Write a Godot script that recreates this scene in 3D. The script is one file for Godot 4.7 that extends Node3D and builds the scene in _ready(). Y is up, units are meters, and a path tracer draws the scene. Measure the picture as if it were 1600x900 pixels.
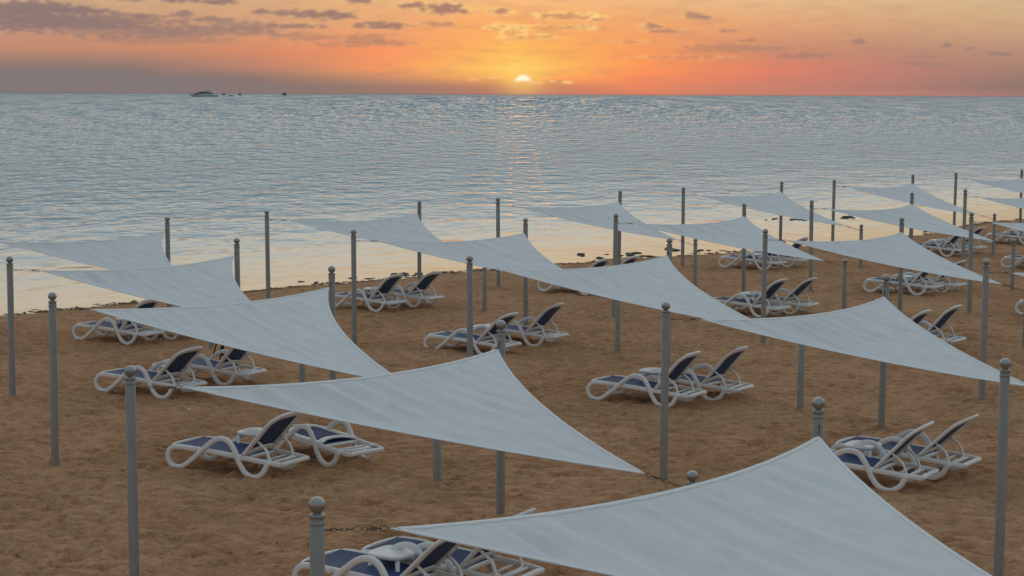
extends Node3D

# ---------------------------------------------------------------- camera model
const FOCAL := 2850.0          # in pixels of the 1600 x 900 photograph
const EYE := 5.0
const TALL := 2.35
const SHORT := 1.32
var pitch := atan(302.0 / FOCAL)
var roll := deg_to_rad(0.2)
var rng := RandomNumberGenerator.new()
var taken := {}
var M := {}
var shared := {}

# a pixel of the photograph as a direction, met with the level plane y = h
func at(px: float, py: float, h := 0.0) -> Vector3:
	var v := Vector2(px - 800.0, 450.0 - py).rotated(roll)
	var d := Vector3(v.x / FOCAL, v.y / FOCAL, -1.0).rotated(Vector3.RIGHT, -pitch)
	return Vector3(0, EYE, 0) + d * ((h - EYE) / d.y)

# ---------------------------------------------------------------- node helpers
func numbered(called: String) -> String:
	var n: int = taken.get(called, 0)
	taken[called] = n + 1
	return called if n == 0 else "%s_%03d" % [called, n]

func tag(o: Node, label: String, category: String, group := "", kind := ""):
	o.set_meta("label", label)
	o.set_meta("category", category)
	if group: o.set_meta("group", group)
	if kind: o.set_meta("kind", kind)

func base(called: String, where := Vector3.ZERO, turn := 0.0) -> Node3D:
	var o := Node3D.new()
	o.name = numbered(called)
	add_child(o)
	o.position = where
	o.rotation.y = turn
	return o

func put(called: String, mesh: Mesh, m: Material, parent: Node, pos := Vector3.ZERO) -> MeshInstance3D:
	var o := MeshInstance3D.new()
	o.mesh = mesh
	o.material_override = m
	if parent == self:
		o.name = numbered(called)
		add_child(o)
	else:
		o.name = called
		parent.add_child(o, true)
	o.position = pos
	return o

func structure(o: Node):
	o.set_meta("kind", "structure")

func copy(o: Node3D) -> Node3D:
	var c := o.duplicate()
	c.name = numbered(String(o.get_meta("kindname")))
	add_child(c)
	return c

# ---------------------------------------------------------------- materials
func paint(c: Color, rough := 0.6, metal := 0.0) -> StandardMaterial3D:
	var m := StandardMaterial3D.new()
	m.albedo_color = c.linear_to_srgb()
	m.roughness = rough
	m.metallic = metal
	return m

func noise(seed_: int, freq: float, oct := 4, gain := 0.5) -> FastNoiseLite:
	var n := FastNoiseLite.new()
	n.noise_type = FastNoiseLite.TYPE_SIMPLEX_SMOOTH
	n.seed = seed_
	n.frequency = freq
	n.fractal_octaves = oct
	n.fractal_gain = gain
	if oct == 1: n.fractal_type = FastNoiseLite.FRACTAL_NONE
	return n

func noise_tex(seed_: int, freq: float, size := 512, ramp: Array = [], oct := 5, gain := 0.55) -> ImageTexture:
	var img := noise(seed_, freq, oct, gain).get_seamless_image(size, size)
	if ramp.size() > 0:
		var out := Image.create(size, size, false, Image.FORMAT_RGB8)
		var g := Gradient.new()
		g.offsets = PackedFloat32Array(ramp[0])
		var cols := PackedColorArray()
		for c in ramp[1]: cols.append((c as Color).linear_to_srgb())
		g.colors = cols
		var lut: Array[Color] = []
		for k in 256: lut.append(g.sample(k / 255.0))
		var d := img.get_data()
		for y in size:
			for x in size:
				out.set_pixel(x, y, lut[d[y * size + x]])
		img = out
	return ImageTexture.create_from_image(img)

# tiling normal map of wind ripples; one tile is TILE metres
const TILE := 11.0
const LEAN := 0.24
func ripple_normals() -> ImageTexture:
	var n := 1024
	var f := noise(31, 1.0, 1)
	var cell := TILE / n
	# [frequency per metre, height in metres, stretch along the crests]
	var layers := [[0.085, 0.16, 0.8], [0.21, 0.14, 0.35], [0.5, 0.085, 0.4], [1.1, 0.045, 0.6], [2.2, 0.02, 0.9]]
	var margin := 128
	var h := PackedFloat32Array()
	h.resize(n * n)
	for y in n:
		for x in n:
			var s := 0.0
			for l in layers:
				s += l[1] * f.get_noise_3d(x * cell * l[0] / l[2], y * cell * l[0], l[0] * 71.0)
			h[y * n + x] = s
	# cross-fade the last columns and rows into what lies before the first ones
	for pass_ in 2:
		for k in margin:
			var t := smoothstep(0.0, 1.0, (k + 0.5) / margin)
			var a := n - margin + k
			for j in n:
				var px := (a - n) if pass_ == 0 else j
				var py := j if pass_ == 0 else (a - n)
				var s := 0.0
				for l in layers:
					s += l[1] * f.get_noise_3d(px * cell * l[0] / l[2], py * cell * l[0], l[0] * 71.0)
				var i := (j * n + a) if pass_ == 0 else (a * n + j)
				h[i] = lerp(h[i], s, t)
	var bytes := PackedByteArray()
	bytes.resize(n * n * 3)
	for y in n:
		var up := ((y + n - 1) % n) * n
		var dn := ((y + 1) % n) * n
		for x in n:
			var gx := (h[y * n + (x + 1) % n] - h[y * n + (x + n - 1) % n]) / (2.0 * cell)
			var gy := (h[dn + x] - h[up + x]) / (2.0 * cell)
			# wind waves running in: their faces lean to the shore
			var v := Vector3(-gx, gy - LEAN, 1.0).normalized()
			var i := (y * n + x) * 3
			bytes[i] = int(v.x * 127.5 + 128.0)
			bytes[i + 1] = int(v.y * 127.5 + 128.0)
			bytes[i + 2] = int(v.z * 127.5 + 128.0)
	return ImageTexture.create_from_image(Image.create_from_data(n, n, false, Image.FORMAT_RGB8, bytes))

# ---------------------------------------------------------------- sky
# colours of the low sky over the sea: rows of [height above the horizon in pixels of the photograph, colours every 200 pixels across]
var low_sky := [
	[0.0, [[128,115,115],[125,112,112],[132,115,112],[152,120,110],[182,124,106],[215,130,100],[196,130,110],[190,130,115],[166,126,118]]],
	[12.5, [[122,112,112],[122,112,112],[132,116,112],[158,124,110],[205,134,100],[232,136,98],[204,130,110],[176,125,115],[142,118,112]]],
	[25.0, [[120,112,112],[124,114,112],[142,120,112],[205,140,108],[255,178,92],[246,141,95],[214,130,108],[184,128,115],[150,122,113]]],
	[39.0, [[138,121,115],[140,121,115],[186,132,112],[246,155,100],[255,206,100],[255,151,90],[225,131,105],[190,130,115],[165,128,115]]],
	[68.0, [[196,141,115],[201,140,110],[216,141,105],[250,151,100],[255,190,96],[250,156,96],[206,140,110],[190,140,118],[185,145,120]]],
	[107.0, [[198,152,125],[206,155,120],[216,163,124],[236,166,116],[255,175,102],[240,166,108],[228,165,120],[212,165,126],[208,170,130]]],
	[148.0, [[202,174,140],[206,174,136],[214,172,130],[236,186,130],[251,190,130],[240,186,132],[230,188,140],[222,186,141],[211,182,141]]],
]
func c8(a) -> Color: return Color(a[0] / 255.0, a[1] / 255.0, a[2] / 255.0)

func row_at(row: Array, az: float) -> Color:
	var t := clampf(FOCAL * tan(deg_to_rad(clampf(az, -60.0, 60.0))) / 1600.0 + 0.5, 0.0, 1.0) * 8.0
	var k := mini(int(t), 7)
	return c8(row[k]).lerp(c8(row[k + 1]), t - k)

# az: degrees to the right of straight ahead, el: degrees above the horizon
func air(az: float, el: float) -> Color:
	if el < 0.0:
		return c8([95, 105, 112])
	var side := absf(az)
	# the high sky: one smooth gradient with height, a little warmer towards the sun
	var toward := 0.5 + 0.5 * cos(deg_to_rad(az))
	var stops := [[3.0, [160, 150, 148], [222, 192, 152]], [8.0, [146, 149, 154], [252, 235, 206]], [18.0, [142, 153, 163], [242, 244, 240]], [35.0, [146, 162, 175], [212, 226, 233]], [90.0, [156, 177, 191], [156, 177, 191]]]
	var high := Color.BLACK
	var e := clampf(el, 3.0, 90.0)
	for k in 4:
		if e <= stops[k + 1][0]:
			var t: float = (e - stops[k][0]) / (stops[k + 1][0] - stops[k][0])
			var w := pow(toward, 4.0)
			high = c8(stops[k][1]).lerp(c8(stops[k][2]), w).lerp(c8(stops[k + 1][1]).lerp(c8(stops[k + 1][2]), w), t)
			break
	if el >= 8.0:
		return high
	var low := Color.BLACK
	var x := clampf(FOCAL * tan(deg_to_rad(el)), 0.0, 148.0)
	for k in 6:
		if x <= low_sky[k + 1][0]:
			var t: float = (x - low_sky[k][0]) / (low_sky[k + 1][0] - low_sky[k][0])
			low = row_at(low_sky[k][1], az).lerp(row_at(low_sky[k + 1][1], az), t)
			break
	# far round from the sun the low band turns to a dull mauve grey
	low = low.lerp(c8([150, 142, 148]).lerp(c8([190, 180, 172]), x / 148.0), smoothstep(20.0, 110.0, side))
	return low.lerp(high, smoothstep(2.5, 8.0, el))

# [photo x, photo y, half width, half height, strength, how bright its rim is]
var clouds := [
	[30,38,90,23,.95,0],[175,40,120,13,.75,0],[60,20,70,10,.8,0],[335,54,120,9,.55,0],[790,45,30,6,.3,1],[830,60,40,4,.25,1],[905,44,30,4,.3,1],[560,72,90,5,.35,.1],[90,22,58,8,.85,0],[135,25,52,7,.9,.1],[120,43,100,11,.85,0],[210,56,140,10,.6,0],[285,5,30,7,.95,0],[345,9,32,5,.95,0],
	[212,7,24,3,.7,0],[225,32,20,4,.7,0],[290,28,22,7,.8,0],[335,36,30,5,.7,0],[385,46,70,9,.6,0],[260,68,110,7,.4,0],[410,23,16,5,.9,.1],[452,25,26,6,.85,.2],
	[510,28,58,8,.95,.3],[470,44,52,4,.8,.25],[600,43,44,7,.95,.35],[562,5,20,6,.9,.5],[642,12,20,5,.85,.6],[695,17,42,10,.95,.6],[650,11,32,4,.8,.6],
	[780,20,20,5,.75,.9],[685,40,26,4,.6,.3],[570,63,36,8,.5,.1],[480,62,50,6,.4,0],[610,68,40,6,.4,.1],[850,46,60,5,.25,1],[880,28,48,6,.45,1],[932,31,11,5,.4,1],
	[800,56,18,12,.2,1],[1015,42,18,5,.7,.5],[1035,49,30,3,.6,.5],[1080,26,20,6,.65,.4],[1096,29,11,4,.7,.1],[1130,49,16,3,.6,.1],[1165,64,16,2.4,.7,.1],
	[1130,76,75,7,.4,.15],[1215,76,22,3,.55,.2],[1255,88,42,6,.45,.1],[1335,66,11,4,.65,0],[1473,71,8,4,.65,0],[1510,76,11,2.2,.55,0],[1557,84,20,2.6,.65,0],
	[1435,100,45,4,.35,0],[1435,90,24,2,.4,0],[1060,90,70,3,.25,.5],[760,125,22,2,.3,.9],[865,129,24,2,.3,.9],[980,66,30,3,.25,.6],
]

func make_sky() -> ImageTexture:
	var w := 4096
	var h := 4096
	var small := Image.create(512, 512, false, Image.FORMAT_RGB8)
	for y in 512:
		var el := 90.0 - (y + 0.5) / 512.0 * 180.0
		for x in 512:
			small.set_pixel(x, y, air(wrapf((x + 0.5) / 512.0 * 360.0, -180.0, 180.0), el))
	small.resize(w, h, Image.INTERPOLATE_BILINEAR)
	var puff := noise(5, 0.055, 4, 0.55)
	var fine := noise(9, 0.03, 4, 0.5)
	# the panorama's first column looks straight ahead, along -z
	var x0 := -int(w * 26.0 / 360.0)
	var x1 := int(w * 26.0 / 360.0)
	var y0 := int(h * (0.5 - 9.0 / 180.0))
	var y1 := int(h * 0.5) + 1
	for y in range(y0, y1):
		var el := 90.0 - (y + 0.5) / h * 180.0
		var py := 148.0 - FOCAL * tan(deg_to_rad(el))
		for x in range(x0, x1):
			var az := (x + 0.5) / w * 360.0
			var px := 800.0 + FOCAL * tan(deg_to_rad(az))
			var c := air(az, maxf(el, 0.0))
			# thin uneven veils
			var veil := fine.get_noise_2d(px * 0.35, py * 2.2)
			c = c.lerp(Color(0.70, 0.50, 0.45), clampf(veil * 0.35, 0.0, 0.2) * smoothstep(-80.0, 20.0, py))
			var sun := Vector2(px - 816.0, (py - 126.0) * 1.3).length()
			c = c.lerp(Color(1.0, 0.86, 0.45), 0.55 * exp(-sun * sun / 1300.0))
			for q in clouds:
				var dx: float = (px - q[0]) / (q[2] * 1.15)
				var dy: float = (py - q[1]) / (q[3] * 1.2)
				if absf(dx) > 1.6 or absf(dy) > 2.0: continue
				var edge: float = 1.0 - dx * dx - (dy * dy if dy < 0.0 else dy * dy * 1.6) + 1.15 * puff.get_noise_2d(px * 0.8 + q[0], py * 2.2)
				var m: float = smoothstep(0.0, 0.75, edge) * q[4]
				var near := exp(-sun / 260.0)
				var tone := Color(0.55, 0.47, 0.46).lerp(Color(0.80, 0.52, 0.40), near)
				c = c.lerp(tone, m)
				if q[5] > 0.0:
					var rim: float = smoothstep(-0.25, 0.15, edge) * (1.0 - smoothstep(0.15, 0.7, edge)) * (1.0 if dy < 0.3 else 0.45)
					c = c.lerp(Color(1.0, 0.84, 0.52), rim * q[5] * clampf(near * 2.2, 0.3, 1.0))
			# the upper limb of the sun above a bank of cloud
			var r := Vector2(px - 816.0, py - 129.5).length()
			var limb := (1.0 - smoothstep(10.5, 13.5, r)) * (1.0 - smoothstep(125.0, 129.0, py + 0.012 * (144.0 - pow(px - 816.0, 2.0)) - 1.0))
			c = c.lerp(Color(1.0, 0.98, 0.86), limb)
			small.set_pixel(posmod(x, w), y, c)
	return ImageTexture.create_from_image(small)

# ---------------------------------------------------------------- mesh helpers
func commit(st: SurfaceTool) -> ArrayMesh:
	st.index()
	st.generate_normals()
	return st.commit()

func begin() -> SurfaceTool:
	var st := SurfaceTool.new()
	st.begin(Mesh.PRIMITIVE_TRIANGLES)
	return st

func quad(st: SurfaceTool, a: Vector3, b: Vector3, c: Vector3, d: Vector3):
	for v in [a, b, c, a, c, d]: st.add_vertex(v)

# rounded-rectangle or round section swept along a path; side is the direction of the section's width
func sweep(st: SurfaceTool, path: PackedVector3Array, wide: float, high: float, side: Vector3, round_ := 8, power := 0.5, closed := false, taper := PackedFloat32Array()):
	var rings := []
	var n := path.size()
	for k in n:
		var p0 := path[(k + n - 1) % n] if closed or k > 0 else path[k]
		var p1 := path[(k + 1) % n] if closed or k < n - 1 else path[k]
		var t := (p1 - p0).normalized()
		var sx := (side - t * side.dot(t)).normalized()
		var sy := t.cross(sx)
		var ring := PackedVector3Array()
		var g := taper[k] if taper.size() > 0 else 1.0
		for j in round_:
			var a := TAU * (j + 0.5) / round_
			var c := Vector2(signf(cos(a)) * pow(absf(cos(a)), power), signf(sin(a)) * pow(absf(sin(a)), power))
			ring.append(path[k] + sx * c.x * wide * 0.5 * g + sy * c.y * high * 0.5 * g)
		rings.append(ring)
	var last := n if closed else n - 1
	for k in last:
		var a: PackedVector3Array = rings[k]
		var b: PackedVector3Array = rings[(k + 1) % n]
		for j in round_:
			var j2 := (j + 1) % round_
			quad(st, a[j], b[j], b[j2], a[j2])
	if not closed:
		for e in [0, n - 1]:
			var r: PackedVector3Array = rings[e]
			var mid := Vector3.ZERO
			for v in r: mid += v
			mid /= round_
			for j in round_:
				var j2 := (j + 1) % round_
				for v in ([mid, r[j], r[j2]] if e == 0 else [mid, r[j2], r[j]]): st.add_vertex(v)

func lathe(profile: Array, seg := 20) -> ArrayMesh:
	var st := begin()
	for k in profile.size() - 1:
		var p: Vector2 = profile[k]
		var q: Vector2 = profile[k + 1]
		for j in seg:
			var a := TAU * j / seg
			var b := TAU * (j + 1) / seg
			quad(st, Vector3(p.x * cos(a), p.y, p.x * sin(a)), Vector3(p.x * cos(b), p.y, p.x * sin(b)), Vector3(q.x * cos(b), q.y, q.x * sin(b)), Vector3(q.x * cos(a), q.y, q.x * sin(a)))
	return commit(st)

func curve(points: Array, steps := 5) -> PackedVector3Array:
	# Catmull-Rom through the points, given as [x, y]; z is 0
	var out := PackedVector3Array()
	var n := points.size()
	for k in n - 1:
		var p := []
		for j in [-1, 0, 1, 2]:
			var q = points[clampi(k + j, 0, n - 1)]
			p.append(Vector3(q[0], q[1], q[2] if q.size() > 2 else 0.0))
		for s in steps:
			var t := float(s) / steps
			out.append(0.5 * (2.0 * p[1] + (p[2] - p[0]) * t + (2.0 * p[0] - 5.0 * p[1] + 4.0 * p[2] - p[3]) * t * t + (3.0 * p[1] - p[0] - 3.0 * p[2] + p[3]) * t * t * t))
	var z = points[n - 1]
	out.append(Vector3(z[0], z[1], z[2] if z.size() > 2 else 0.0))
	return out

# ---------------------------------------------------------------- the beach
const SEA := -0.33
var shore := []
func trace_shore():
	for q in [[0, 487], [240, 465], [400, 450], [560, 435], [700, 420], [900, 408], [1000, 398], [1200, 386], [1430, 365], [1500, 350], [1600, 338]]:
		var p := at(q[0], q[1], SEA + 0.05)
		shore.append([p.x, p.z])
	var a = shore[0]
	var b = shore[-1]
	shore.push_front([a[0] - 80.0, a[1] + 66.0])
	shore.push_back([b[0] + 80.0, b[1] - 60.0])
func shore_z(x: float) -> float:
	var n := shore.size()
	for k in n - 1:
		if x <= shore[k + 1][0] or k == n - 2:
			var t: float = (x - shore[k][0]) / (shore[k + 1][0] - shore[k][0])
			return lerpf(shore[k][1], shore[k + 1][1], t)
	return 0.0

func spaced(stops: Array) -> PackedFloat32Array:
	var out := PackedFloat32Array()
	for s in stops:
		var v: float = s[0]
		while v < s[1] - 1e-4:
			out.append(v)
			v += s[2]
	out.append(stops[-1][1])
	return out

var gx: PackedFloat32Array
var gz: PackedFloat32Array
var gh: PackedFloat32Array
func stamp(x: float, z: float, turn: float, la: float, lb: float, depth: float, rim := 0.5):
	var reach := maxf(la, lb) * 1.9
	var i0 := gx.bsearch(x - reach)
	var i1 := gx.bsearch(x + reach)
	var j0 := gz.bsearch(z - reach)
	var j1 := gz.bsearch(z + reach)
	var c := cos(turn)
	var s := sin(turn)
	var w := gx.size()
	for j in range(j0, mini(j1, gz.size())):
		for i in range(i0, mini(i1, w)):
			var dx := gx[i] - x
			var dz := gz[j] - z
			var u := (dx * c + dz * s) / la
			var v := (-dx * s + dz * c) / lb
			var q := u * u + v * v
			if q < 3.6:
				gh[j * w + i] += depth * (rim * exp(-4.0 * (q - 1.5) * (q - 1.5)) - exp(-q * q * 1.4))

func build_sand(spots: Array):
	gx = spaced([[-120.0, -36.0, 6.0], [-36.0, -13.0, 0.4], [-13.0, 13.0, 0.075], [13.0, 30.0, 0.15], [30.0, 60.0, 1.0], [60.0, 120.0, 6.0]])
	gz = spaced([[-140.0, -84.0, 2.0], [-84.0, -42.0, 0.14], [-42.0, -26.0, 0.06], [-26.0, -12.0, 0.04], [-12.0, 0.0, 0.4], [0.0, 60.0, 4.0]])
	var w := gx.size()
	var d := gz.size()
	gh.resize(w * d)
	var big := noise(3, 0.11, 3)
	var mid := noise(4, 0.9, 3, 0.55)
	var small := noise(6, 3.2, 2, 0.6)
	var wander := noise(8, 0.25, 3)
	var furrow := noise(16, 3.6, 2, 0.5)
	var inland := PackedFloat32Array()
	inland.resize(w * d)
	for i in w:
		var zs := shore_z(gx[i]) + 0.5 * wander.get_noise_1d(gx[i])
		for j in d:
			var s := (gz[j] - zs) * 0.78
			inland[j * w + i] = s
			var y := 0.0
			if s < 4.5:
				y = -0.33 * smoothstep(4.5, 0.0, s) if s > 0.0 else -0.33 + s * 0.09
			var x := gx[i]
			var z := gz[j]
			var rough := clampf(s * 0.35 + 0.1, 0.12, 1.0)
			y += big.get_noise_2d(x, z) * 0.05 * rough
			var m := mid.get_noise_2d(x, z * 1.25)
			y += (m - absf(m) * 0.7) * 0.05 * rough
			var f := small.get_noise_2d(x, z * 1.3)
			y += (f - absf(f) * 0.6) * 0.028 * rough
			# sharp little furrows left by rakes and feet
			var g := furrow.get_noise_2d(x * 0.34 + z * 0.05, z)
			y -= 0.075 * smoothstep(0.15, 0.45, g) * rough * clampf(0.6 + 1.6 * big.get_noise_2d(z * 3.0, x * 3.0), 0.15, 1.2)
			gh[j * w + i] = y
	# feet and a rake have been over it
	for k in 9000:
		var z := -12.0 - 56.0 * pow(rng.randf(), 1.25)
		var x := rng.randf_range(-0.42, 0.42) * (absf(z) + 6.0)
		if (z - shore_z(x)) < 2.5: continue
		stamp(x, z, rng.randf() * TAU, rng.randf_range(0.10, 0.19), rng.randf_range(0.05, 0.09), rng.randf_range(0.012, 0.05), rng.randf_range(0.3, 0.7))
	for trail in 26:
		var p := Vector2(rng.randf_range(-9, 12), rng.randf_range(-36, -12))
		var a := rng.randf() * TAU
		for k in 26:
			a += rng.randf_range(-0.15, 0.15)
			p += Vector2(cos(a), sin(a)) * 0.62
			if absf(p.x) > 13.0 or p.y > -9.5 or p.y < -40.0: break
			var o := Vector2(-sin(a), cos(a)) * (0.09 if k % 2 else -0.09)
			stamp(p.x + o.x, p.y + o.y, a, 0.16, 0.065, 0.035, 0.6)
	# a track worn past the post on the left, and scoured sand round each post
	var tp := at(60, 762)
	for k in 22:
		stamp(tp.x + k * 0.07 + rng.randf_range(-.08, .08), tp.z + k * 0.16, 1.2, 0.2, 0.1, 0.03, 0.7)
	for p in spots:
		stamp(p.x, p.z, 0.0, 0.16, 0.16, -0.035, 0.2)
		stamp(p.x + 0.22, p.z + 0.14, rng.randf() * 3.0, 0.2, 0.1, 0.03, 0.6)
		stamp(p.x - 0.25, p.z + 0.1, rng.randf() * 3.0, 0.17, 0.09, 0.025, 0.6)
	var pos := PackedVector3Array()
	var nor := PackedVector3Array()
	var uv := PackedVector2Array()
	var col := PackedColorArray()
	pos.resize(w * d); nor.resize(w * d); uv.resize(w * d); col.resize(w * d)
	var tint := noise(12, 0.35, 4)
	for j in d:
		for i in w:
			var k := j * w + i
			pos[k] = Vector3(gx[i], gh[k], gz[j])
			var il := maxi(i - 1, 0)
			var ir := mini(i + 1, w - 1)
			var ju := maxi(j - 1, 0)
			var jd := mini(j + 1, d - 1)
			nor[k] = Vector3(-(gh[j * w + ir] - gh[j * w + il]) / (gx[ir] - gx[il]), 1.0, -(gh[jd * w + i] - gh[ju * w + i]) / (gz[jd] - gz[ju])).normalized()
			uv[k] = Vector2(gx[i] / 4.2, gz[j] / 2.3)
			# wet sand along the water is darker
			var t := tint.get_noise_2d(gx[i], gz[j])
			var wet := 1.0 - smoothstep(0.2, 1.5, inland[k] + t * 0.9)
			col[k] = Color(1, 1, 1).lerp(Color(0.86, 0.84, 0.82), clampf(0.5 + t * 1.3, 0.0, 1.0)) * Color(1, 1, 1).lerp(Color(0.42, 0.40, 0.40), wet)
	var idx := PackedInt32Array()
	idx.resize((w - 1) * (d - 1) * 6)
	var q := 0
	for j in d - 1:
		for i in w - 1:
			var a := j * w + i
			for v in [a, a + 1, a + w + 1, a, a + w + 1, a + w]:
				idx[q] = v
				q += 1
	var arr := []
	arr.resize(Mesh.ARRAY_MAX)
	arr[Mesh.ARRAY_VERTEX] = pos
	arr[Mesh.ARRAY_NORMAL] = nor
	arr[Mesh.ARRAY_TEX_UV] = uv
	arr[Mesh.ARRAY_COLOR] = col
	arr[Mesh.ARRAY_INDEX] = idx
	var mesh := ArrayMesh.new()
	mesh.add_surface_from_arrays(Mesh.PRIMITIVE_TRIANGLES, arr)
	structure(put("beach_sand", mesh, M.sand, self))

func ground(x: float, z: float) -> float:
	var i := clampi(gx.bsearch(x), 1, gx.size() - 1)
	var j := clampi(gz.bsearch(z), 1, gz.size() - 1)
	return gh[j * gx.size() + i]

func build_sea():
	var rip := ripple_normals()
	var strips := [-6.0, 0.8, 2.0, 4.0, 7.0, 11.0, 17.0, 26.0, 40.0, 60.0, 85.0, 120.0, 170.0, 240.0, 350.0, 500.0, 750.0, 1200.0, 2200.0, 5000.0, 45000.0]
	var power := [0.03, 0.04, 0.06, 0.10, 0.18, 0.32, 0.55, 0.8, 1.0, 1.1, 1.1, 1.1, 1.12, 1.15, 1.2, 1.25, 1.3, 1.4, 1.5, 1.6]
	var mesh := ArrayMesh.new()
	for k in strips.size() - 1:
		var m := paint(Color(0.13, 0.24, 0.28).lerp(Color(0.36, 0.30, 0.22), clampf(1.0 - k / 5.0, 0.0, 1.0)), 0.09)
		m.metallic_specular = 1.0
		m.normal_enabled = true
		m.normal_texture = rip
		m.normal_scale = power[k]
		var pos := PackedVector3Array()
		var uv := PackedVector2Array()
		var nor := PackedVector3Array()
		var idx := PackedInt32Array()
		var n := 80
		# farther out the waves that one can tell apart are longer
		var away: float = 45.0 + 0.5 * (strips[k] + strips[k + 1])
		var wide := maxf(1.0, away / 260.0)
		var deep := clampf(away * away / 14000.0, 1.0, 400.0)
		var shift := Vector2(rng.randf(), rng.randf())
		for e in 2:
			var dd: float = strips[k + e]
			var far := smoothstep(60.0, 500.0, dd)
			var half := 70.0 + dd * 1.6
			for i in n + 1:
				var x := lerpf(-half, half, float(i) / n)
				var z := lerpf(shore_z(clampf(x, -90.0, 90.0)), -60.0, far) - dd / lerpf(0.78, 1.0, far)
				pos.append(Vector3(x, SEA, z))
				nor.append(Vector3.UP)
				uv.append(Vector2(x / wide, z / deep) / TILE + (shift if k > 8 else Vector2.ZERO))
		for i in n:
			var a := i
			var b := i + n + 1
			idx.append_array([a, b + 1, a + 1, a, b, b + 1])
		var arr := []
		arr.resize(Mesh.ARRAY_MAX)
		arr[Mesh.ARRAY_VERTEX] = pos
		arr[Mesh.ARRAY_NORMAL] = nor
		arr[Mesh.ARRAY_TEX_UV] = uv
		arr[Mesh.ARRAY_INDEX] = idx
		mesh.add_surface_from_arrays(Mesh.PRIMITIVE_TRIANGLES, arr)
		mesh.surface_set_material(k, m)
	var o := MeshInstance3D.new()
	o.name = numbered("sea_water")
	o.mesh = mesh
	add_child(o)
	structure(o)

# ---------------------------------------------------------------- posts
func make_post(h: float) -> Node3D:
	var o := base("shade_post")
	o.set_meta("kindname", "shade_post")
	var r := 0.051
	put("shaft", lathe([Vector2(r, -0.5), Vector2(r, h - 0.185), Vector2(r - 0.004, h - 0.18), Vector2(0, h - 0.18)]), M.post, o)
	put("collar", lathe([Vector2(0, h - 0.19), Vector2(r + 0.003, h - 0.19), Vector2(r + 0.005, h - 0.182), Vector2(r + 0.003, h - 0.172), Vector2(r - 0.002, h - 0.168), Vector2(r - 0.002, h - 0.142), Vector2(r + 0.006, h - 0.138), Vector2(r + 0.007, h - 0.13), Vector2(r + 0.003, h - 0.122), Vector2(0.034, h - 0.117), Vector2(0, h - 0.117)]), M.post, o)
	var ball := [Vector2(0.03, h - 0.121)]
	for k in 13:
		var a := lerpf(-1.05, PI / 2, k / 12.0)
		ball.append(Vector2(0.058 * cos(a), h - 0.058 + 0.055 * sin(a)))
	put("ball_finial", lathe(ball, 24), M.ball, o)
	return o

var tall_proto: Node3D
var short_proto: Node3D
func post(p: Vector2, short: bool, role: int, which := "") -> Vector3:
	var o: Node3D
	if short:
		if short_proto == null:
			short_proto = make_post(SHORT)
			o = short_proto
		else: o = copy(short_proto)
	else:
		if tall_proto == null:
			tall_proto = make_post(TALL)
			o = tall_proto
		else: o = copy(tall_proto)
	o.position = Vector3(p.x, 0, p.y)
	o.rotation = Vector3(rng.randf_range(-0.009, 0.009), 0.0, rng.randf_range(-0.009, 0.009))
	var labels := ["tall chained post of the sail %s" % which, "tall peak post of the sail %s" % which, "short low-corner post of the sail %s" % which]
	if which == "": labels[0] = "tall grey ball-topped post with no sail joined to it"
	var groups := ["tall posts at the chained corners", "tall posts at the sail peaks", "short posts at the low corners"]
	tag(o, labels[role], "post", groups[role])
	return o.position

# ---------------------------------------------------------------- sails
func torus(st: SurfaceTool, c: Vector3, along: Vector3, side: Vector3, la: float, lb: float, wire: float):
	var ring := PackedVector3Array()
	for k in 10:
		var a := TAU * k / 10
		ring.append(c + along * la * cos(a) + side * lb * sin(a))
	sweep(st, ring, wire, wire, along.cross(side), 5, 1.0, true)

func make_chain(parent: Node3D, a: Vector3, b: Vector3, long_: bool):
	var st := begin()
	var t := (b - a).normalized()
	var s1 := t.cross(Vector3.UP).normalized()
	var s2 := s1.cross(t)
	var len_ := a.distance_to(b)
	if not long_:
		sweep(st, PackedVector3Array([a, a.lerp(b, 0.5)]), 0.012, 0.012, s1, 6, 1.0)
		torus(st, a.lerp(b, 0.72), t, s2, len_ * 0.34, 0.018, 0.008)
		put("shackle", commit(st), M.chain, parent)
		return
	var x := 0.0
	sweep(st, PackedVector3Array([a, a + t * 0.06]), 0.012, 0.012, s1, 6, 1.0)
	x = 0.05
	var k := 0
	while x < len_ * 0.42:
		torus(st, a + t * (x + 0.02), t, s1 if k % 2 else s2, 0.025, 0.010, 0.005)
		x += 0.038
		k += 1
	torus(st, a + t * (x + 0.03), t, s2, 0.028, 0.020, 0.005)
	x += 0.075
	torus(st, a + t * (x + 0.01), t, s2, 0.02, 0.014, 0.006)
	var e := len_ - 0.03
	put("chain", commit(st), M.chain, parent)
	var tb := begin()
	sweep(tb, PackedVector3Array([a + t * (x + 0.02), a + t * (e - 0.02)]), 0.009, 0.009, s1, 6, 1.0)
	for sg in [-1.0, 1.0]:
		sweep(tb, PackedVector3Array([a + t * (x + 0.04) + s2 * sg * 0.011, a + t * (e - 0.05) + s2 * sg * 0.011]), 0.006, 0.008, s1, 6, 1.0)
	torus(tb, a + t * e, t, s2, 0.034, 0.018, 0.008)
	put("turnbuckle", commit(tb), M.chain, parent)

var fold_noise := noise(21, 1.0, 2, 0.45)
var crease_noise := noise(22, 2.4, 2, 0.5)
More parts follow.
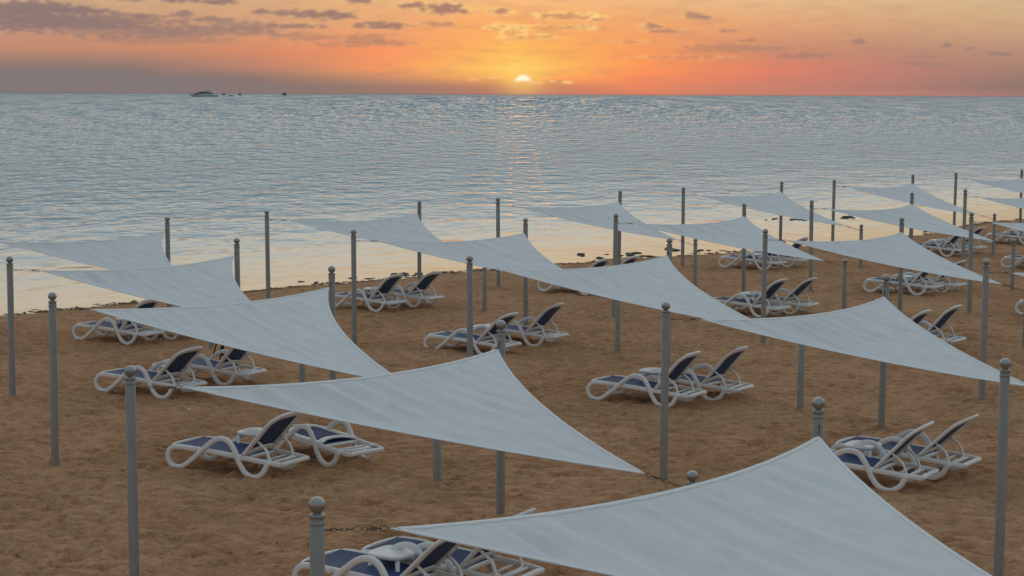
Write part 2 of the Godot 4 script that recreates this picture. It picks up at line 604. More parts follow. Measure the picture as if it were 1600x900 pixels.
# a point of the sail at barycentric (a, b, c) of its three corners
func sail_point(A: Vector3, B: Vector3, C: Vector3, a: float, b: float, c: float, id: float) -> Vector3:
	var p := A * a + B * b + C * c
	var up := (B - A).cross(C - A).normalized()
	if up.y < 0.0: up = -up
	var mid := (A + B + C) / 3.0
	for e in [[A, B, a * b, 0.068], [B, C, b * c, 0.074], [A, C, a * c, 0.046]]:
		var t: Vector3 = (e[1] - e[0])
		var inward := up.cross(t).normalized()
		if inward.dot(mid - e[0]) < 0.0: inward = -inward
		p += inward * t.length() * e[3] * 4.0 * e[2]
	p.y -= 0.10 * 27.0 * a * b * c / 3.0 + 0.12 * 4.0 * a * c
	# tension folds run from the long upper edge towards the low corner
	var axis := (C - (A + B) * 0.5)
	var ax2 := Vector2(axis.x, axis.z).normalized()
	var rel := Vector2(p.x - A.x, p.z - A.z)
	var across := rel.dot(Vector2(-ax2.y, ax2.x))
	var along := rel.dot(ax2)
	var inner := clampf(minf(minf(a, b), c) * 14.0, 0.0, 1.0)
	var f := fold_noise.get_noise_3d(across * 4.6, along * 0.30, id * 9.1)
	var amp := 0.055 * (1.0 - c) * (0.45 + a) * inner
	p += up * (f * amp + crease_noise.get_noise_3d(across * 1.6, along * 0.5, id * 5.7) * 0.018 * inner)
	return p

func make_sail(A: Vector3, B: Vector3, C: Vector3, id: float, n: int) -> Node3D:
	var o := base("shade_sail", Vector3((A.x + B.x + C.x) / 3.0, 0.0, (A.z + B.z + C.z) / 3.0))
	var off := -o.position
	var st := begin()
	var rows := []
	for i in n + 1:
		var row := PackedVector3Array()
		for j in n + 1 - i:
			var b := float(i) / n
			var c := float(j) / n
			row.append(sail_point(A, B, C, 1.0 - b - c, b, c, id) + off)
		rows.append(row)
	for i in n:
		for j in n - i:
			for v in [rows[i][j], rows[i + 1][j], rows[i][j + 1]]: st.add_vertex(v)
			if j < n - i - 1:
				for v in [rows[i + 1][j], rows[i + 1][j + 1], rows[i][j + 1]]: st.add_vertex(v)
	put("cloth", commit(st), M.cloth, o)
	# doubled hem along each edge
	var up := (B - A).cross(C - A).normalized()
	if up.y < 0.0: up = -up
	var tri := [A, B, C]
	for e in 3:
		var hs := begin()
		var P: Vector3 = tri[e]
		var Q: Vector3 = tri[(e + 1) % 3]
		var R: Vector3 = tri[(e + 2) % 3]
		var height := (R - P).cross(Q - P).length() / P.distance_to(Q)
		var w := 0.06 / height
		var prev := []
		for k in n + 1:
			var t := lerpf(0.012, 0.988, float(k) / n)
			var bar := [0.0, 0.0, 0.0]
			bar[e] = 1.0 - t
			bar[(e + 1) % 3] = t
			var ww := minf(w, minf(t, 1.0 - t) * 0.9)
			var inn := [0.0, 0.0, 0.0]
			inn[e] = (1.0 - t) - ww * 0.5
			inn[(e + 1) % 3] = t - ww * 0.5
			inn[(e + 2) % 3] = ww
			var p1 := sail_point(A, B, C, bar[0], bar[1], bar[2], id) + off
			var p2 := sail_point(A, B, C, inn[0], inn[1], inn[2], id) + off
			var out := (p1 - p2).normalized() * 0.004
			var ring := [p1 + out + up * 0.003, p2 + up * 0.0035, p2 + up * 0.001, p2 - up * 0.003, p1 + out - up * 0.003]
			if prev.size() > 0:
				for j in 5:
					var j2 := (j + 1) % 5
					quad(hs, prev[j], ring[j], ring[j2], prev[j2])
			prev = ring
		put("hem", commit(hs), M.hem, o)
	# doubled cloth at the corners
	return o

func add_sail(L: Vector2, P: Vector2, R: Vector2, id: int, label: String):
	var c := (L + P + R) / 3.0
	var near := -c.y
	var aL := Vector3(L.x, TALL - 0.225, L.y)
	var aP := Vector3(P.x, TALL - 0.24, P.y)
	var aR := Vector3(R.x, SHORT - 0.2, R.y)
	var mid := (aL + aP + aR) / 3.0
	var fl := (mid - aL).normalized()
	var fp := (mid - aP).normalized()
	var fr := (mid - aR).normalized()
	var A := aL + Vector3(fl.x, fl.y * 0.5, fl.z) * 0.50
	var B := aP + Vector3(fp.x, fp.y - 0.35, fp.z) * 0.17
	var C := aR + Vector3(fr.x, fr.y, fr.z) * 0.5
	var o := make_sail(A, B, C, id, 72 if near < 32.0 else 40)
	var off := -o.position
	make_chain(o, aL + fl * 0.05 + off, A + off, true)
	make_chain(o, aP + fp * 0.05 + off, B + off, false)
	make_chain(o, aR + fr * 0.05 + off, C + off, true)
	tag(o, label, "shade sail", "triangular shade sails over the beach")

# ---------------------------------------------------------------- loungers
func side_frame(z: float) -> ArrayMesh:
	var st := begin()
	var s := 1.0 if z > 0.0 else -1.0
	# loop at the foot, wave up to the armrest, loop behind, up to the rail
	var path := curve([[0.30, .305], [0.10, .312], [-0.07, .30], [-0.155, .235], [-0.172, .14], [-0.12, .06], [-0.02, .031], [0.10, .065], [0.30, .205], [0.46, .34], [0.62, .452], [0.76, .492], [0.88, .455], [0.97, .34], [1.04, .20], [1.12, .09], [1.22, .035], [1.33, .037], [1.43, .10], [1.49, .19], [1.53, .245]], 4)
	var p2 := PackedVector3Array()
	for p in path: p2.append(Vector3(p.x, p.y, z + s * 0.02))
	sweep(st, p2, 0.05, 0.07, Vector3(0, 0, 1), 10, 0.55)
	var rail := curve([[0.26, .303, z], [0.7, .287, z], [1.15, .262, z], [1.54, .235, z * 0.97], [1.70, .225, z * 0.90]], 3)
	sweep(st, rail, 0.04, 0.068, Vector3(0, 0, 1), 8, 0.5)
	return commit(st)

func panel(pts: PackedVector3Array, half: float, sag: float) -> ArrayMesh:
	# a sling stretched between the rails along pts
	var st := begin()
	var n := 8
	var prev := PackedVector3Array()
	for k in pts.size():
		var row := PackedVector3Array()
		for j in n + 1:
			var u := lerpf(-1.0, 1.0, float(j) / n)
			row.append(pts[k] + Vector3(0, -sag * (1.0 - u * u), half * u))
		if k > 0:
			for j in n: quad(st, prev[j], row[j], row[j + 1], prev[j + 1])
		prev = row
	return commit(st)

func make_lounger(back_deg: float) -> Node3D:
	var o := base("sun_lounger")
	o.set_meta("kindname", "sun_lounger")
	for z in [0.31, -0.31]: put("side_frame", side_frame(z), M.plastic, o)
	# seat frame: cross bars
	for x in [[-0.10, .312], [0.62, .262], [1.12, .25], [1.70, .225]]:
		var st := begin()
		var w := 0.31 if x[0] < 1.6 else 0.285
		sweep(st, curve([[x[0], x[1], -w], [x[0] - (0.03 if x[0] < 0 else 0.0), x[1] + 0.004, -w * 0.5], [x[0] - (0.035 if x[0] < 0 else 0.0), x[1] + 0.004, w * 0.5], [x[0], x[1], w]], 4), 0.05, 0.045, Vector3(1, 0, 0), 8, 0.6, false, PackedFloat32Array() if x[0] < 1.6 else PackedFloat32Array([1.3,1.3,1.3,1.3,1.3,1.3,1.3,1.3,1.3,1.3,1.3,1.3,1.3]))
		put("cross_bar", commit(st), M.plastic, o)
	# slatted tray under the back, with its opening
	for x in [1.36, 1.54]:
		var st := begin()
		sweep(st, PackedVector3Array([Vector3(x, .236, -0.29), Vector3(x, .236, 0.29)]), 0.045, 0.025, Vector3(1, 0, 0), 8, 0.6)
		put("cross_bar", commit(st), M.plastic, o)
	put("seat_sling", panel(curve([[-0.09, .338], [0.2, .336], [0.5, .322], [0.8, .307], [1.11, .288]], 4), 0.288, 0.018), M.sling, o)
	# backrest hinged at the rear of the seat
	var b := Node3D.new()
	b.name = "backrest"
	o.add_child(b)
	b.position = Vector3(1.09, 0.30, 0)
	b.rotation.z = deg_to_rad(back_deg)
	var fr := begin()
	var L := 0.80
	var arch := curve([[0.0, 0, -0.295], [0.3, 0.0, -0.295], [0.56, 0.0, -0.29], [L - 0.12, -0.012, -0.27], [L - 0.03, -0.03, -0.20], [L, -0.04, -0.08], [L, -0.04, 0.08], [L - 0.03, -0.03, 0.20], [L - 0.12, -0.012, 0.27], [0.56, 0.0, 0.29], [0.3, 0.0, 0.295], [0.0, 0, 0.295]], 5)
	sweep(fr, arch, 0.042, 0.09, Vector3(0, 1, 0), 10, 0.55)
	put("back_frame", commit(fr), M.plastic, b)
	var lo := begin()
	sweep(lo, curve([[0.03, -0.005, -0.29], [0.10, -0.02, -0.15], [0.12, -0.025, 0.0], [0.10, -0.02, 0.15], [0.03, -0.005, 0.29]], 5), 0.03, 0.10, Vector3(0, 1, 0), 8, 0.6)
	put("back_lower_bar", commit(lo), M.plastic, b)
	put("back_sling", panel(PackedVector3Array([Vector3(0.07, 0.012, 0), Vector3(0.25, 0.006, 0), Vector3(0.45, 0.002, 0), Vector3(0.62, -0.006, 0), Vector3(0.745, -0.022, 0)]), 0.255, 0.01), M.sling, b)
	# prop: a bail from the back down to the rear rails
	var top := Vector3(1.09, 0.30, 0) + Vector3(0.30 * cos(deg_to_rad(back_deg)), 0.30 * sin(deg_to_rad(back_deg)) - 0.03, 0)
	var foot := Vector3(1.49, 0.245, 0)
	if back_deg > 100.0: top = Vector3(1.62, 0.262, 0)
	var pr := begin()
	sweep(pr, curve([[top.x, top.y, -0.25], [(top.x + foot.x) * 0.5 + 0.04, (top.y + foot.y) * 0.5 + 0.02, -0.25], [foot.x, foot.y, -0.24], [foot.x + 0.03, foot.y - 0.01, -0.12], [foot.x + 0.03, foot.y - 0.01, 0.12], [foot.x, foot.y, 0.24], [(top.x + foot.x) * 0.5 + 0.04, (top.y + foot.y) * 0.5 + 0.02, 0.25], [top.x, top.y, 0.25]], 4), 0.05, 0.03, Vector3(0, 0.3, 1), 8, 0.6)
	put("prop_bail", commit(pr), M.plastic, o)
	return o

var loungers := {}
# rear contact point on the ground of the landward side frame, turn in degrees
func lounger(rear: Vector3, turn_deg: float, back_deg: float, label: String, group := ""):
	var o: Node3D
	if loungers.has(back_deg): o = copy(loungers[back_deg])
	else:
		o = make_lounger(back_deg)
		loungers[back_deg] = o
	var turn := deg_to_rad(turn_deg)
	o.rotation.y = turn
	var dir := Vector3(cos(turn), 0, -sin(turn))
	var side := Vector3(sin(turn), 0, cos(turn))
	o.position = rear - dir * 1.28 - side * 0.33
	var y := (ground(rear.x, rear.z) + ground(o.position.x, o.position.z)) * 0.5
	o.position.y = y - 0.006
	tag(o, label, "sun lounger", group)

func make_table() -> Node3D:
	var o := base("side_table")
	o.set_meta("kindname", "side_table")
	var st := begin()
	var rim := PackedVector3Array()
	for k in 28:
		var a := TAU * k / 28
		rim.append(Vector3(signf(cos(a)) * pow(absf(cos(a)), 0.55) * 0.225, 0, signf(sin(a)) * pow(absf(sin(a)), 0.55) * 0.225))
	for ring in [[0.40, 0.97, 0.415, 1.0], [0.415, 1.0, 0.432, 1.0], [0.432, 1.0, 0.44, 0.96], [0.44, 0.96, 0.436, 0.88], [0.436, 0.88, 0.436, 0.0], [0.40, 0.0, 0.40, 0.97]]:
		for k in 28:
			var p := rim[k]
			var q := rim[(k + 1) % 28]
			var up0 := Vector3(0, ring[0], 0)
			var up1 := Vector3(0, ring[2], 0)
			quad(st, p * ring[1] + up0, q * ring[1] + up0, q * ring[3] + up1, p * ring[3] + up1)
	put("table_top", commit(st), M.plastic, o)
	for sx in [-1, 1]:
		for sz in [-1, 1]:
			var lg := begin()
			sweep(lg, PackedVector3Array([Vector3(sx * 0.165, 0.402, sz * 0.165), Vector3(sx * 0.175, 0.2, sz * 0.175), Vector3(sx * 0.19, -0.02, sz * 0.19)]), 0.045, 0.03, Vector3(1, 0, 0), 8, 0.6, false, PackedFloat32Array([1.1, 0.9, 0.65]))
			put("leg", commit(lg), M.plastic, o)
	return o
var table_proto: Node3D
func table(p: Vector3, turn_deg: float, near: String):
	var o: Node3D
	if table_proto == null:
		table_proto = make_table()
		o = table_proto
	else: o = copy(table_proto)
	o.position = Vector3(p.x, ground(p.x, p.z), p.z)
	o.rotation.y = deg_to_rad(turn_deg)
	tag(o, "white side table by the sail " + near, "side table", "side tables between the loungers")

# ---------------------------------------------------------------- boats
func hull(length: float, beam: float, depth: float, sheer: float) -> ArrayMesh:
	# bow towards -x, waterline at y = 0
	var st := begin()
	var n := 16
	var prev := []
	for k in n + 1:
		var t := float(k) / n
		var x := -length * 0.5 + length * t
		var b := beam * 0.5 * pow(clampf(t * 2.2, 0.02, 1.0), 0.65) * lerpf(1.0, 0.86, clampf((t - 0.6) / 0.4, 0, 1))
		var top := depth + sheer * pow(1.0 - t, 2.0)
		var rake := length * 0.10 * pow(1.0 - t, 3.0)
		var ring := [Vector3(x, top, -b), Vector3(x + rake * 0.6, top * 0.35, -b * 0.86), Vector3(x + rake, -0.4, -b * 0.6), Vector3(x + rake, -0.4, b * 0.6), Vector3(x + rake * 0.6, top * 0.35, b * 0.86), Vector3(x, top, b)]
		if k > 0:
			for j in 6: quad(st, prev[j], ring[j], ring[(j + 1) % 6], prev[(j + 1) % 6])
		if k == 0 or k == n:
			for j in range(1, 5):
				for v in [ring[0], ring[j], ring[j + 1]]: st.add_vertex(v)
		prev = ring
	return commit(st)

func block(pts: Array, half: float, inset := 0.85) -> ArrayMesh:
	# a deckhouse: side outline pts [x, y], narrower at the top
	var st := begin()
	var lo: float = pts[0][1]
	var hi := lo
	for p in pts:
		lo = minf(lo, p[1])
		hi = maxf(hi, p[1])
	var a := []
	var b := []
	for p in pts:
		var w := half * lerpf(1.0, inset, (p[1] - lo) / (hi - lo))
		a.append(Vector3(p[0], p[1], w))
		b.append(Vector3(p[0], p[1], -w))
	var n := pts.size()
	var idx := Geometry2D.triangulate_polygon(PackedVector2Array(pts.map(func(p): return Vector2(p[0], p[1]))))
	for i in range(0, idx.size(), 3):
		for k in [0, 1, 2]: st.add_vertex(a[idx[i + k]])
		for k in [2, 1, 0]: st.add_vertex(b[idx[i + k]])
	for k in n:
		var k2 := (k + 1) % n
		quad(st, a[k], b[k], b[k2], a[k2])
	st.set_smooth_group(-1)
	st.index()
	st.generate_normals()
	return st.commit()

func bar(a: Vector3, b: Vector3, r: float) -> ArrayMesh:
	var st := begin()
	sweep(st, PackedVector3Array([a, b]), r, r, Vector3(0.1, 0.2, 1), 6, 1.0)
	return commit(st)

func build_boats():
	var y := base("motor_yacht", at(318, 150.9, SEA) * Vector3(1, 0, 1) + Vector3(0, SEA, 0), 0.05)
	var s := y.position.length() / FOCAL        # metres in one photo pixel there
	y.scale = Vector3.ONE * (44.0 * s / 56.0)
	put("hull", hull(56.0, 10.0, 4.2, 2.8), M.boat, y)
	put("main_deck_house", block([[-19, 4.4], [-14, 7.2], [20, 7.2], [20, 4.0]], 4.2), M.boat, y)
	var band := put("window_band", block([[-15.4, 5.3], [-14.2, 6.5], [17, 6.5], [17, 5.3]], 4.25, 0.93), M.boat_glass, y)
	put("upper_deck_house", block([[-12, 7.2], [-5, 9.9], [15, 9.9], [16, 7.2]], 3.5), M.boat, y)
	put("upper_window_band", block([[-8.6, 8.0], [-5.4, 9.2], [11, 9.2], [11, 8.0]], 3.6, 0.93), M.boat_glass, y)
	put("flybridge_roof", block([[2, 11.9], [5, 12.7], [16, 12.7], [17, 11.9]], 3.0), M.boat, y)
	for x in [4.5, 14.0]:
		for z in [-2.2, 2.2]: put("roof_pillar", bar(Vector3(x, 9.8, z), Vector3(x + 0.8, 12.0, z), 0.5), M.boat, y)
	put("mast", bar(Vector3(9, 12.6, 0), Vector3(9.6, 15.2, 0), 0.5), M.boat, y)
	tag(y, "large white motor yacht with stacked decks lying on the horizon", "yacht")
	var specs := [[349.5, 148.6, 6.5, "dark speck of a boat lying just off the yacht's stern", false, true], [361.5, 150.3, 9.0, "low open dark launch between the yacht and a masted boat", false, false], [374.5, 148.8, 6.5, "small dark boat with a thin upright mast on the horizon", true, true], [444.0, 149.0, 9.5, "lone dark cabin boat far along the horizon from the yacht", false, true]]
	for q in specs:
		var p := at(q[0], q[1], SEA)
		var b := base("small_boat", Vector3(p.x, SEA, p.z), 0.1)
		var px := p.length() / FOCAL
		var k: float = q[2] * px / 10.0
		b.scale = Vector3.ONE * k
		put("hull", hull(10.0, 3.0, 1.1, 0.8), M.dark_boat, b)
		if q[5]:
			put("cabin", block([[-2.2, 1.1], [-1.0, 3.4], [2.4, 3.4], [3.0, 1.0]], 1.1), M.dark_boat, b)
			put("cabin_roof", block([[-0.6, 3.45], [-0.4, 4.3], [2.0, 4.3], [2.3, 3.45]], 0.9), M.dark_boat, b)
		else:
			put("console", block([[0.0, 0.9], [0.3, 2.0], [1.2, 2.0], [1.4, 0.9]], 0.6), M.dark_boat, b)
		if q[4]: put("mast", bar(Vector3(-0.4, 3.2, 0), Vector3(-0.4, 10.5, 0), 0.35), M.dark_boat, b)
		tag(b, q[3], "boat")

# ---------------------------------------------------------------- rocks and odds and ends
func rock_mesh(seed_: int) -> ArrayMesh:
	var n := noise(seed_, 0.9, 3)
	var st := begin()
	var rows := 7
	var seg := 10
	var f := func(i: int, j: int) -> Vector3:
		var a := PI * i / rows
		var b := TAU * (j % seg) / seg
		var v := Vector3(sin(a) * cos(b), cos(a) * 0.5, sin(a) * sin(b))
		return v * (1.0 + 0.55 * n.get_noise_3dv(v * 1.7))
	for i in rows:
		for j in seg: quad(st, f.call(i, j), f.call(i, j + 1), f.call(i + 1, j + 1), f.call(i + 1, j))
	return commit(st)

func build_rocks():
	var meshes := []
	for k in 5: meshes.append(rock_mesh(40 + k))
	# [photo x, y, half width in pixels, count, spread x, spread y]
	var spots := [[640, 428, 5, 6, 22, 2], [687, 425, 4, 3, 10, 1.5], [735, 396, 5, 3, 12, 3], [760, 408, 4, 3, 14, 3], [925, 400, 5, 4, 30, 4], [985, 396, 6, 5, 16, 2.5], [1008, 400, 5, 3, 9, 2], [1045, 389, 6, 3, 9, 2], [1095, 391, 5, 4, 12, 1.5], [1135, 390, 3, 3, 22, 1.5], [1327, 339, 4, 7, 12, 2.5], [1250, 343, 4, 8, 20, 1.5], [1210, 342, 3, 4, 14, 1], [1385, 338, 3, 2, 6, 1], [490, 440, 4, 4, 26, 2], [300, 460, 3, 3, 30, 2], [560, 434, 4, 3, 20, 1.5]]
	for s in spots:
		for k in s[3]:
			var p := at(s[0] + rng.randf_range(-s[4], s[4]), s[1] + rng.randf_range(-s[5], s[5]), SEA + 0.03)
			var r: float = s[2] * rng.randf_range(0.6, 1.25) * p.length() / FOCAL
			var o := put("shore_rock", meshes[rng.randi() % 5], M.rock, self, Vector3(p.x, maxf(SEA, ground(p.x, p.z)) + r * 0.05, p.z))
			o.scale = Vector3(r * 1.3, r * rng.randf_range(0.45, 0.8), r)
			o.rotation.y = rng.randf() * TAU
			tag(o, "small dark rock lying in the shallows along the waterline", "rock", "dark rocks along the waterline")
	var lp := at(296, 639)
	var scrap := put("white_scrap", meshes[1], M.plastic, self, Vector3(lp.x, ground(lp.x, lp.z) + 0.012, lp.z))
	scrap.scale = Vector3(0.045, 0.03, 0.035)
	tag(scrap, "tiny white scrap lying alone on the bare brown sand", "litter")
	# line of dark weed left by the water
	var st := begin()
	var wn := noise(51, 0.5, 3)
	for k in 700:
		var x := rng.randf_range(-16.0, 26.0)
		if wn.get_noise_1d(x * 1.7) < -0.12: continue
		var z := shore_z(x) + 0.5 * noise(8, 0.25, 3).get_noise_1d(x) + rng.randfn(0.30, 0.22)
		var y := ground(x, z)
		if y < SEA - 0.05: continue
		var a := rng.randf() * TAU
		var l := rng.randf_range(0.04, 0.15)
		var u := Vector3(cos(a), 0, sin(a)) * l
		var v := Vector3(-sin(a), 0, cos(a)) * l * rng.randf_range(0.2, 0.5)
		var c := Vector3(x, maxf(y, SEA) + 0.004, z)
		var top := c + Vector3(0, rng.randf_range(0.006, 0.022), 0)
		var q := [c - u, c + v, c + u, c - v]
		for j in 4:
			for w in [q[j], q[(j + 1) % 4], top]: st.add_vertex(w)
	var wd := put("seaweed_wrack", commit(st), M.weed, self)
	tag(wd, "broken line of dark seaweed washed up along the water's edge", "seaweed", "", "stuff")

func build_tripod():
	var p := at(346, 566)
	var o := base("tripod_stand", Vector3(p.x, ground(p.x, p.z), p.z))
	put("pole", bar(Vector3(0.02, 0.16, 0), Vector3(0.05, 0.95, 0), 0.05), M.black, o)
	put("clamp", lathe([Vector2(0, 0.42), Vector2(0.05, 0.42), Vector2(0.055, 0.5), Vector2(0.05, 0.58), Vector2(0, 0.58)], 10), M.black, o)
	for q in [[-0.02, 0.12], [0.20, -0.10], [-0.22, -0.08]]:
		put("leg", bar(Vector3(0.05 + q[0] * 0.2, 0.72, q[1] * 0.2), Vector3(q[0], -0.03, q[1]), 0.028), M.black, o)
	tag(o, "thin black tripod stand on the sand behind a lounger", "tripod")

func _ready():
	rng.seed = 20240
	trace_shore()
	# ---- camera
	var cam := Camera3D.new()
	cam.name = "camera"
	add_child(cam)
	cam.position = Vector3(0, EYE, 0)
	cam.rotation_order = EULER_ORDER_YXZ
	cam.rotation = Vector3(-pitch, 0, roll)
	cam.fov = rad_to_deg(2.0 * atan(450.0 / FOCAL))
	cam.near = 0.1
	cam.far = 80000.0
	cam.current = true
	# ---- sky, exposure
	var env := Environment.new()
	var sky := Sky.new()
	var pm := PanoramaSkyMaterial.new()
	pm.panorama = make_sky()
	sky.sky_material = pm
	env.background_mode = Environment.BG_SKY
	env.sky = sky
	env.background_energy_multiplier = 1.0
	env.tonemap_mode = Environment.TONE_MAPPER_LINEAR
	env.tonemap_exposure = 1.0
	env.sdfgi_enabled = true
	env.ssao_enabled = true
	env.ssil_enabled = true
	var we := WorldEnvironment.new()
	we.name = "environment"
	we.environment = env
	add_child(we)
	# ---- the sun, almost down and half behind cloud
	var sun := DirectionalLight3D.new()
	sun.name = "sun"
	add_child(sun)
	var toward := Vector3(16.0 / FOCAL, 23.0 / FOCAL, -1.0)
	sun.look_at_from_position(toward * 100.0, Vector3.ZERO)
	sun.light_color = Color(1.0, 0.62, 0.30)
	sun.light_energy = 0.0008
	sun.light_angular_distance = 2.0
	sun.shadow_enabled = true
	print("sky done ", Time.get_ticks_msec())
	# ---- materials
	M.sand = paint(Color(1, 1, 1), 0.95)
	M.sand.albedo_texture = noise_tex(11, 0.012, 1024, [[0.0, 0.35, 0.6, 1.0], [Color(0.37, 0.188, 0.09), Color(0.53, 0.282, 0.146), Color(0.61, 0.335, 0.18), Color(0.72, 0.44, 0.26)]], 7, 0.7)
	M.sand.vertex_color_use_as_albedo = true
	M.sand.heightmap_enabled = true
	var ridged := noise(14, 0.016, 6, 0.62)
	ridged.fractal_type = FastNoiseLite.FRACTAL_RIDGED
	var ri := ridged.get_seamless_image(1024, 1024)
	M.sand.heightmap_texture = ImageTexture.create_from_image(ri)
	M.sand.heightmap_scale = -4.5
	M.sand.metallic_specular = 0.2
	M.cloth = paint(Color(0.78, 0.765, 0.735), 0.8)
	M.cloth.backlight_enabled = true
	M.cloth.backlight = Color(0.22, 0.22, 0.21)
	M.cloth.uv1_triplanar = true
	M.cloth.uv1_scale = Vector3.ONE * 0.5
	M.cloth.albedo_texture = noise_tex(17, 0.008, 512, [[0.0, 0.45, 1.0], [Color(0.86, 0.86, 0.84), Color(0.96, 0.96, 0.96), Color(1, 1, 1)]], 7, 0.75)
	M.hem = paint(Color(0.78, 0.765, 0.735), 0.8)
	M.post = paint(Color(0.30, 0.30, 0.275), 0.42, 0.15)
	M.post.uv1_triplanar = true
	M.post.uv1_scale = Vector3(2, 0.7, 2)
	M.post.albedo_texture = noise_tex(18, 0.02, 256, [[0.0, 0.4, 1.0], [Color(0.72, 0.70, 0.66), Color(0.95, 0.95, 0.95), Color(1, 1, 1)]])
	M.ball = paint(Color(0.36, 0.36, 0.345), 0.28, 0.75)
	M.chain = paint(Color(0.10, 0.085, 0.07), 0.55, 0.6)
	M.plastic = paint(Color(0.84, 0.835, 0.80), 0.38)
	M.sling = paint(Color(0.032, 0.066, 0.17), 0.7)
	M.sling.uv1_triplanar = true
	M.sling.uv1_scale = Vector3.ONE * 1.5
	M.sling.albedo_texture = noise_tex(19, 0.03, 256, [[0.0, 0.5, 1.0], [Color(0.75, 0.75, 0.78), Color(0.95, 0.95, 0.95), Color(1.1, 1.05, 1.0)]], 5, 0.7)
	M.rock = paint(Color(0.05, 0.042, 0.036), 0.7)
	M.weed = paint(Color(0.045, 0.03, 0.02), 0.8)
	M.black = paint(Color(0.015, 0.015, 0.017), 0.5)
	M.boat = paint(Color(0.62, 0.62, 0.63), 0.4)
	M.boat_glass = paint(Color(0.03, 0.035, 0.045), 0.2)
	M.dark_boat = paint(Color(0.06, 0.065, 0.075), 0.5)
	# ---- where everything stands: [sail's chained post, peak post, low post]
	var top := func(x: float, y: float) -> Vector2:
		var p := at(x, y, TALL)
		return Vector2(p.x, p.z)
	var low := func(x: float, y: float) -> Vector2:
		var p := at(x, y, SHORT)
		return Vector2(p.x, p.z)
	var foot := func(x: float, y: float) -> Vector2:
		var p := at(x, y, 0.0)
		return Vector2(p.x, p.z)
	var dP := Vector2(3.42, -3.85)
	var dR := Vector2(5.22, 0.25)
	var L := {}
	for q in [[1, 14, 400], [2, 80, 456], [3, 204, 570], [6, 418, 328], [8, 553, 358], [10, 735, 399], [11, 779, 308], [14, 493, 776], [16, 961, 333], [17, 1040, 471], [18, 1068, 292], [21, 1195, 357], [24, 1269, 312], [25, 1303, 280], [28, 1571, 559], [29, 1541, 404], [30, 1519, 331], [34, 1493, 269], [35, 1508, 295]]:
		L[q[0]] = top.call(q[1], q[2])
	var L5: Vector2 = L[1] - Vector2(2.3, 5.8)
	var sails := [
		[L[14], top.call(1282, 620), L[14] + dR + Vector2(0.9, 0.5)],
		[L[3], top.call(783, 500), low.call(1081, 735)],
		[L[2], top.call(519, 415), foot.call(683, 755)],
		[L[1], top.call(371, 371), Vector2(-3.4, -29.3)],
		[L5, top.call(262, 338), foot.call(330, 543)],
		[L[17], top.call(1383, 428), L[17] + dR],
		[L[10], top.call(1045, 371), foot.call(1250, 640)],
		[L[8], top.call(822, 340), foot.call(965, 550)],
		[L[6], top.call(655, 313), foot.call(757, 485)],
		[L[11], top.call(968, 297), low.call(1087, 372)],
		[L[16], top.call(1164, 317), low.call(1321, 404)],
		[L[18], top.call(1221, 283), low.call(1346, 350)],
		[L[21], top.call(1410, 339), L[21] + dR],
		[L[24], top.call(1425, 300), low.call(1584, 373)],
		[L[25], top.call(1427, 272), low.call(1554, 333)],
		[L[34], top.call(1597, 264), L[34] + dR],
		[L[35], L[35] + dP, L[35] + dR],
		[L[30], L[30] + dP, L[30] + dR],
		[L[29], L[29] + dP, L[29] + dR],
	]
	var spots := []
	for s in sails:
		for p in s: spots.append(Vector3(p.x, 0, p.y))
	build_sand(spots)
	print("sand done ", Time.get_ticks_msec())
	build_sea()
	print("sea done ", Time.get_ticks_msec())
	# ---- posts and sails
	# rows run from the water inland; they are counted from the one with the folded lounger
	var rank := ["nearest the water", "second from water", "third from water", "fourth from water", "fifth from water"]
	var row := ["in the folded lounger's row", "one row past the folded lounger", "two rows past the folded lounger", "three rows past the folded lounger", "four rows past the folded lounger", "five rows past the folded lounger"]
	var place := [[4, 0], [3, 0], [2, 0], [1, 0], [0, 0], [3, 1], [2, 1], [1, 1], [0, 1], [0, 2], [1, 2], [0, 3], [2, 2], [1, 3], [0, 4], [0, 5], [1, 4], [2, 3], [3, 2]]
	var which := []
	for q in place: which.append(rank[q[0]] + ", " + row[q[1]])
	for i in sails.size():
		post(sails[i][0], false, 0, which[i])
		post(sails[i][1], false, 1, which[i])
		post(sails[i][2], true, 2, which[i])
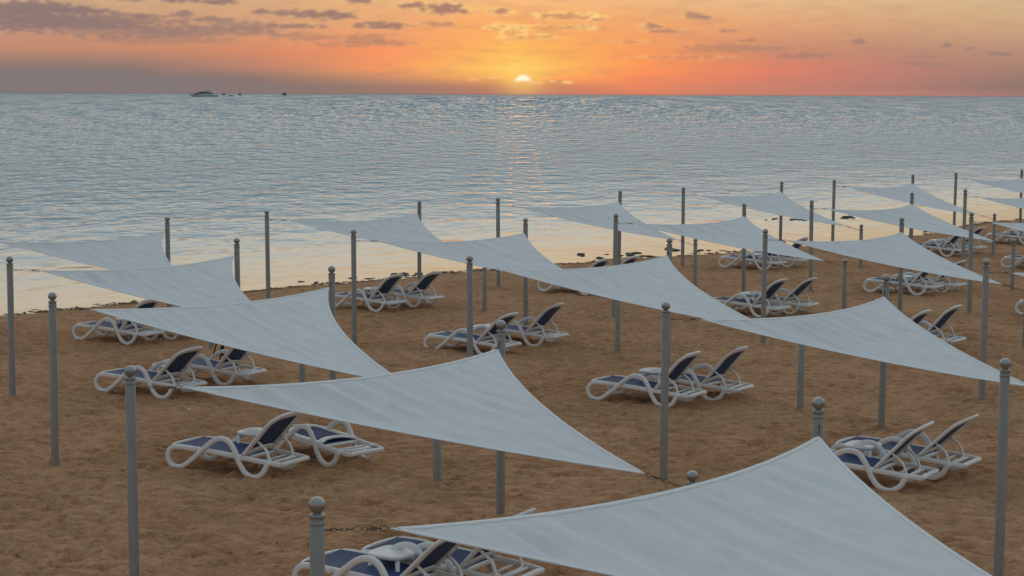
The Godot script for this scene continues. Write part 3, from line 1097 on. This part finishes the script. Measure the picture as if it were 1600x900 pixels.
	post(L[28], false, 0)
	var k := 0
	for s in sails:
		add_sail(s[0], s[1], s[2], k, "pale grey shade sail " + which[k])
		k += 1
	# ---- loungers in pairs: [rear contact of the first, turn]; or its foot contact
	var by := [2, 3, 4, 8, 7, 6, 5, 1, 9, 10, 11, 12, 13, 14, 17, 16, 15]
	var pairs := [
		[at(396.5, 746), at(512, 726.5), -30.0, 47, 0], [at(253, 623), at(350, 602.5), -30.0, 47, 47], [at(199, 537), at(267, 530), -30.0, 47, 47],
		[at(587, 485), at(646, 479), -32.0, 47, 47], [at(758, 552), at(834, 537), -33.0, 47, 47], [at(1038, 635), at(1113, 622), -33.0, 47, 47],
		[at(1388, 767), at(1455, 744), -33.0, 47, 47], [at(642, 956), at(742, 933), -32.0, 47, 47],
	]
	for q in [[849, 456], [1110, 490], [1132, 418], [1312, 548], [1360, 455], [1420, 396], [1597, 492], [1572, 418], [1547, 379]]:
		var f := at(q[0], q[1])
		var r := f + Vector3(cos(deg_to_rad(37.0)), 0, sin(deg_to_rad(37.0))) * 1.30
		pairs.append([r, r + Vector3(0.80, 0, -0.85), -37.0, 47, 47])
	for n in pairs.size():
		var q: Array = pairs[n]
		var near: String = which[by[n]]
		var lean: Array = [47.0, 44.0, 49.5]
		lounger(q[0], q[2] + rng.randf_range(-2.0, 2.0), lean[n % 3], "landward white-navy lounger by the sail " + near, "loungers on the landward side of a pair")
		if q[4] == 0: lounger(q[1], -46.0, 177.0, "white plastic lounger with its navy back folded forward onto the seat")
		else: lounger(q[1], q[2] + rng.randf_range(-3.0, 2.0), lean[(n * 2 + 1) % 3], "seaward white-navy lounger by the sail " + near, "loungers on the seaward side of a pair")
		var d := Vector3(cos(deg_to_rad(q[2])), 0, -sin(deg_to_rad(q[2])))
		var mid: Vector3 = (q[0] + q[1]) * 0.5
		table(mid - d * 0.50 + Vector3(-0.10, 0, -0.28), q[2], near)
	build_tripod()
	build_boats()
	build_rocks()
	print("all done ", Time.get_ticks_msec())
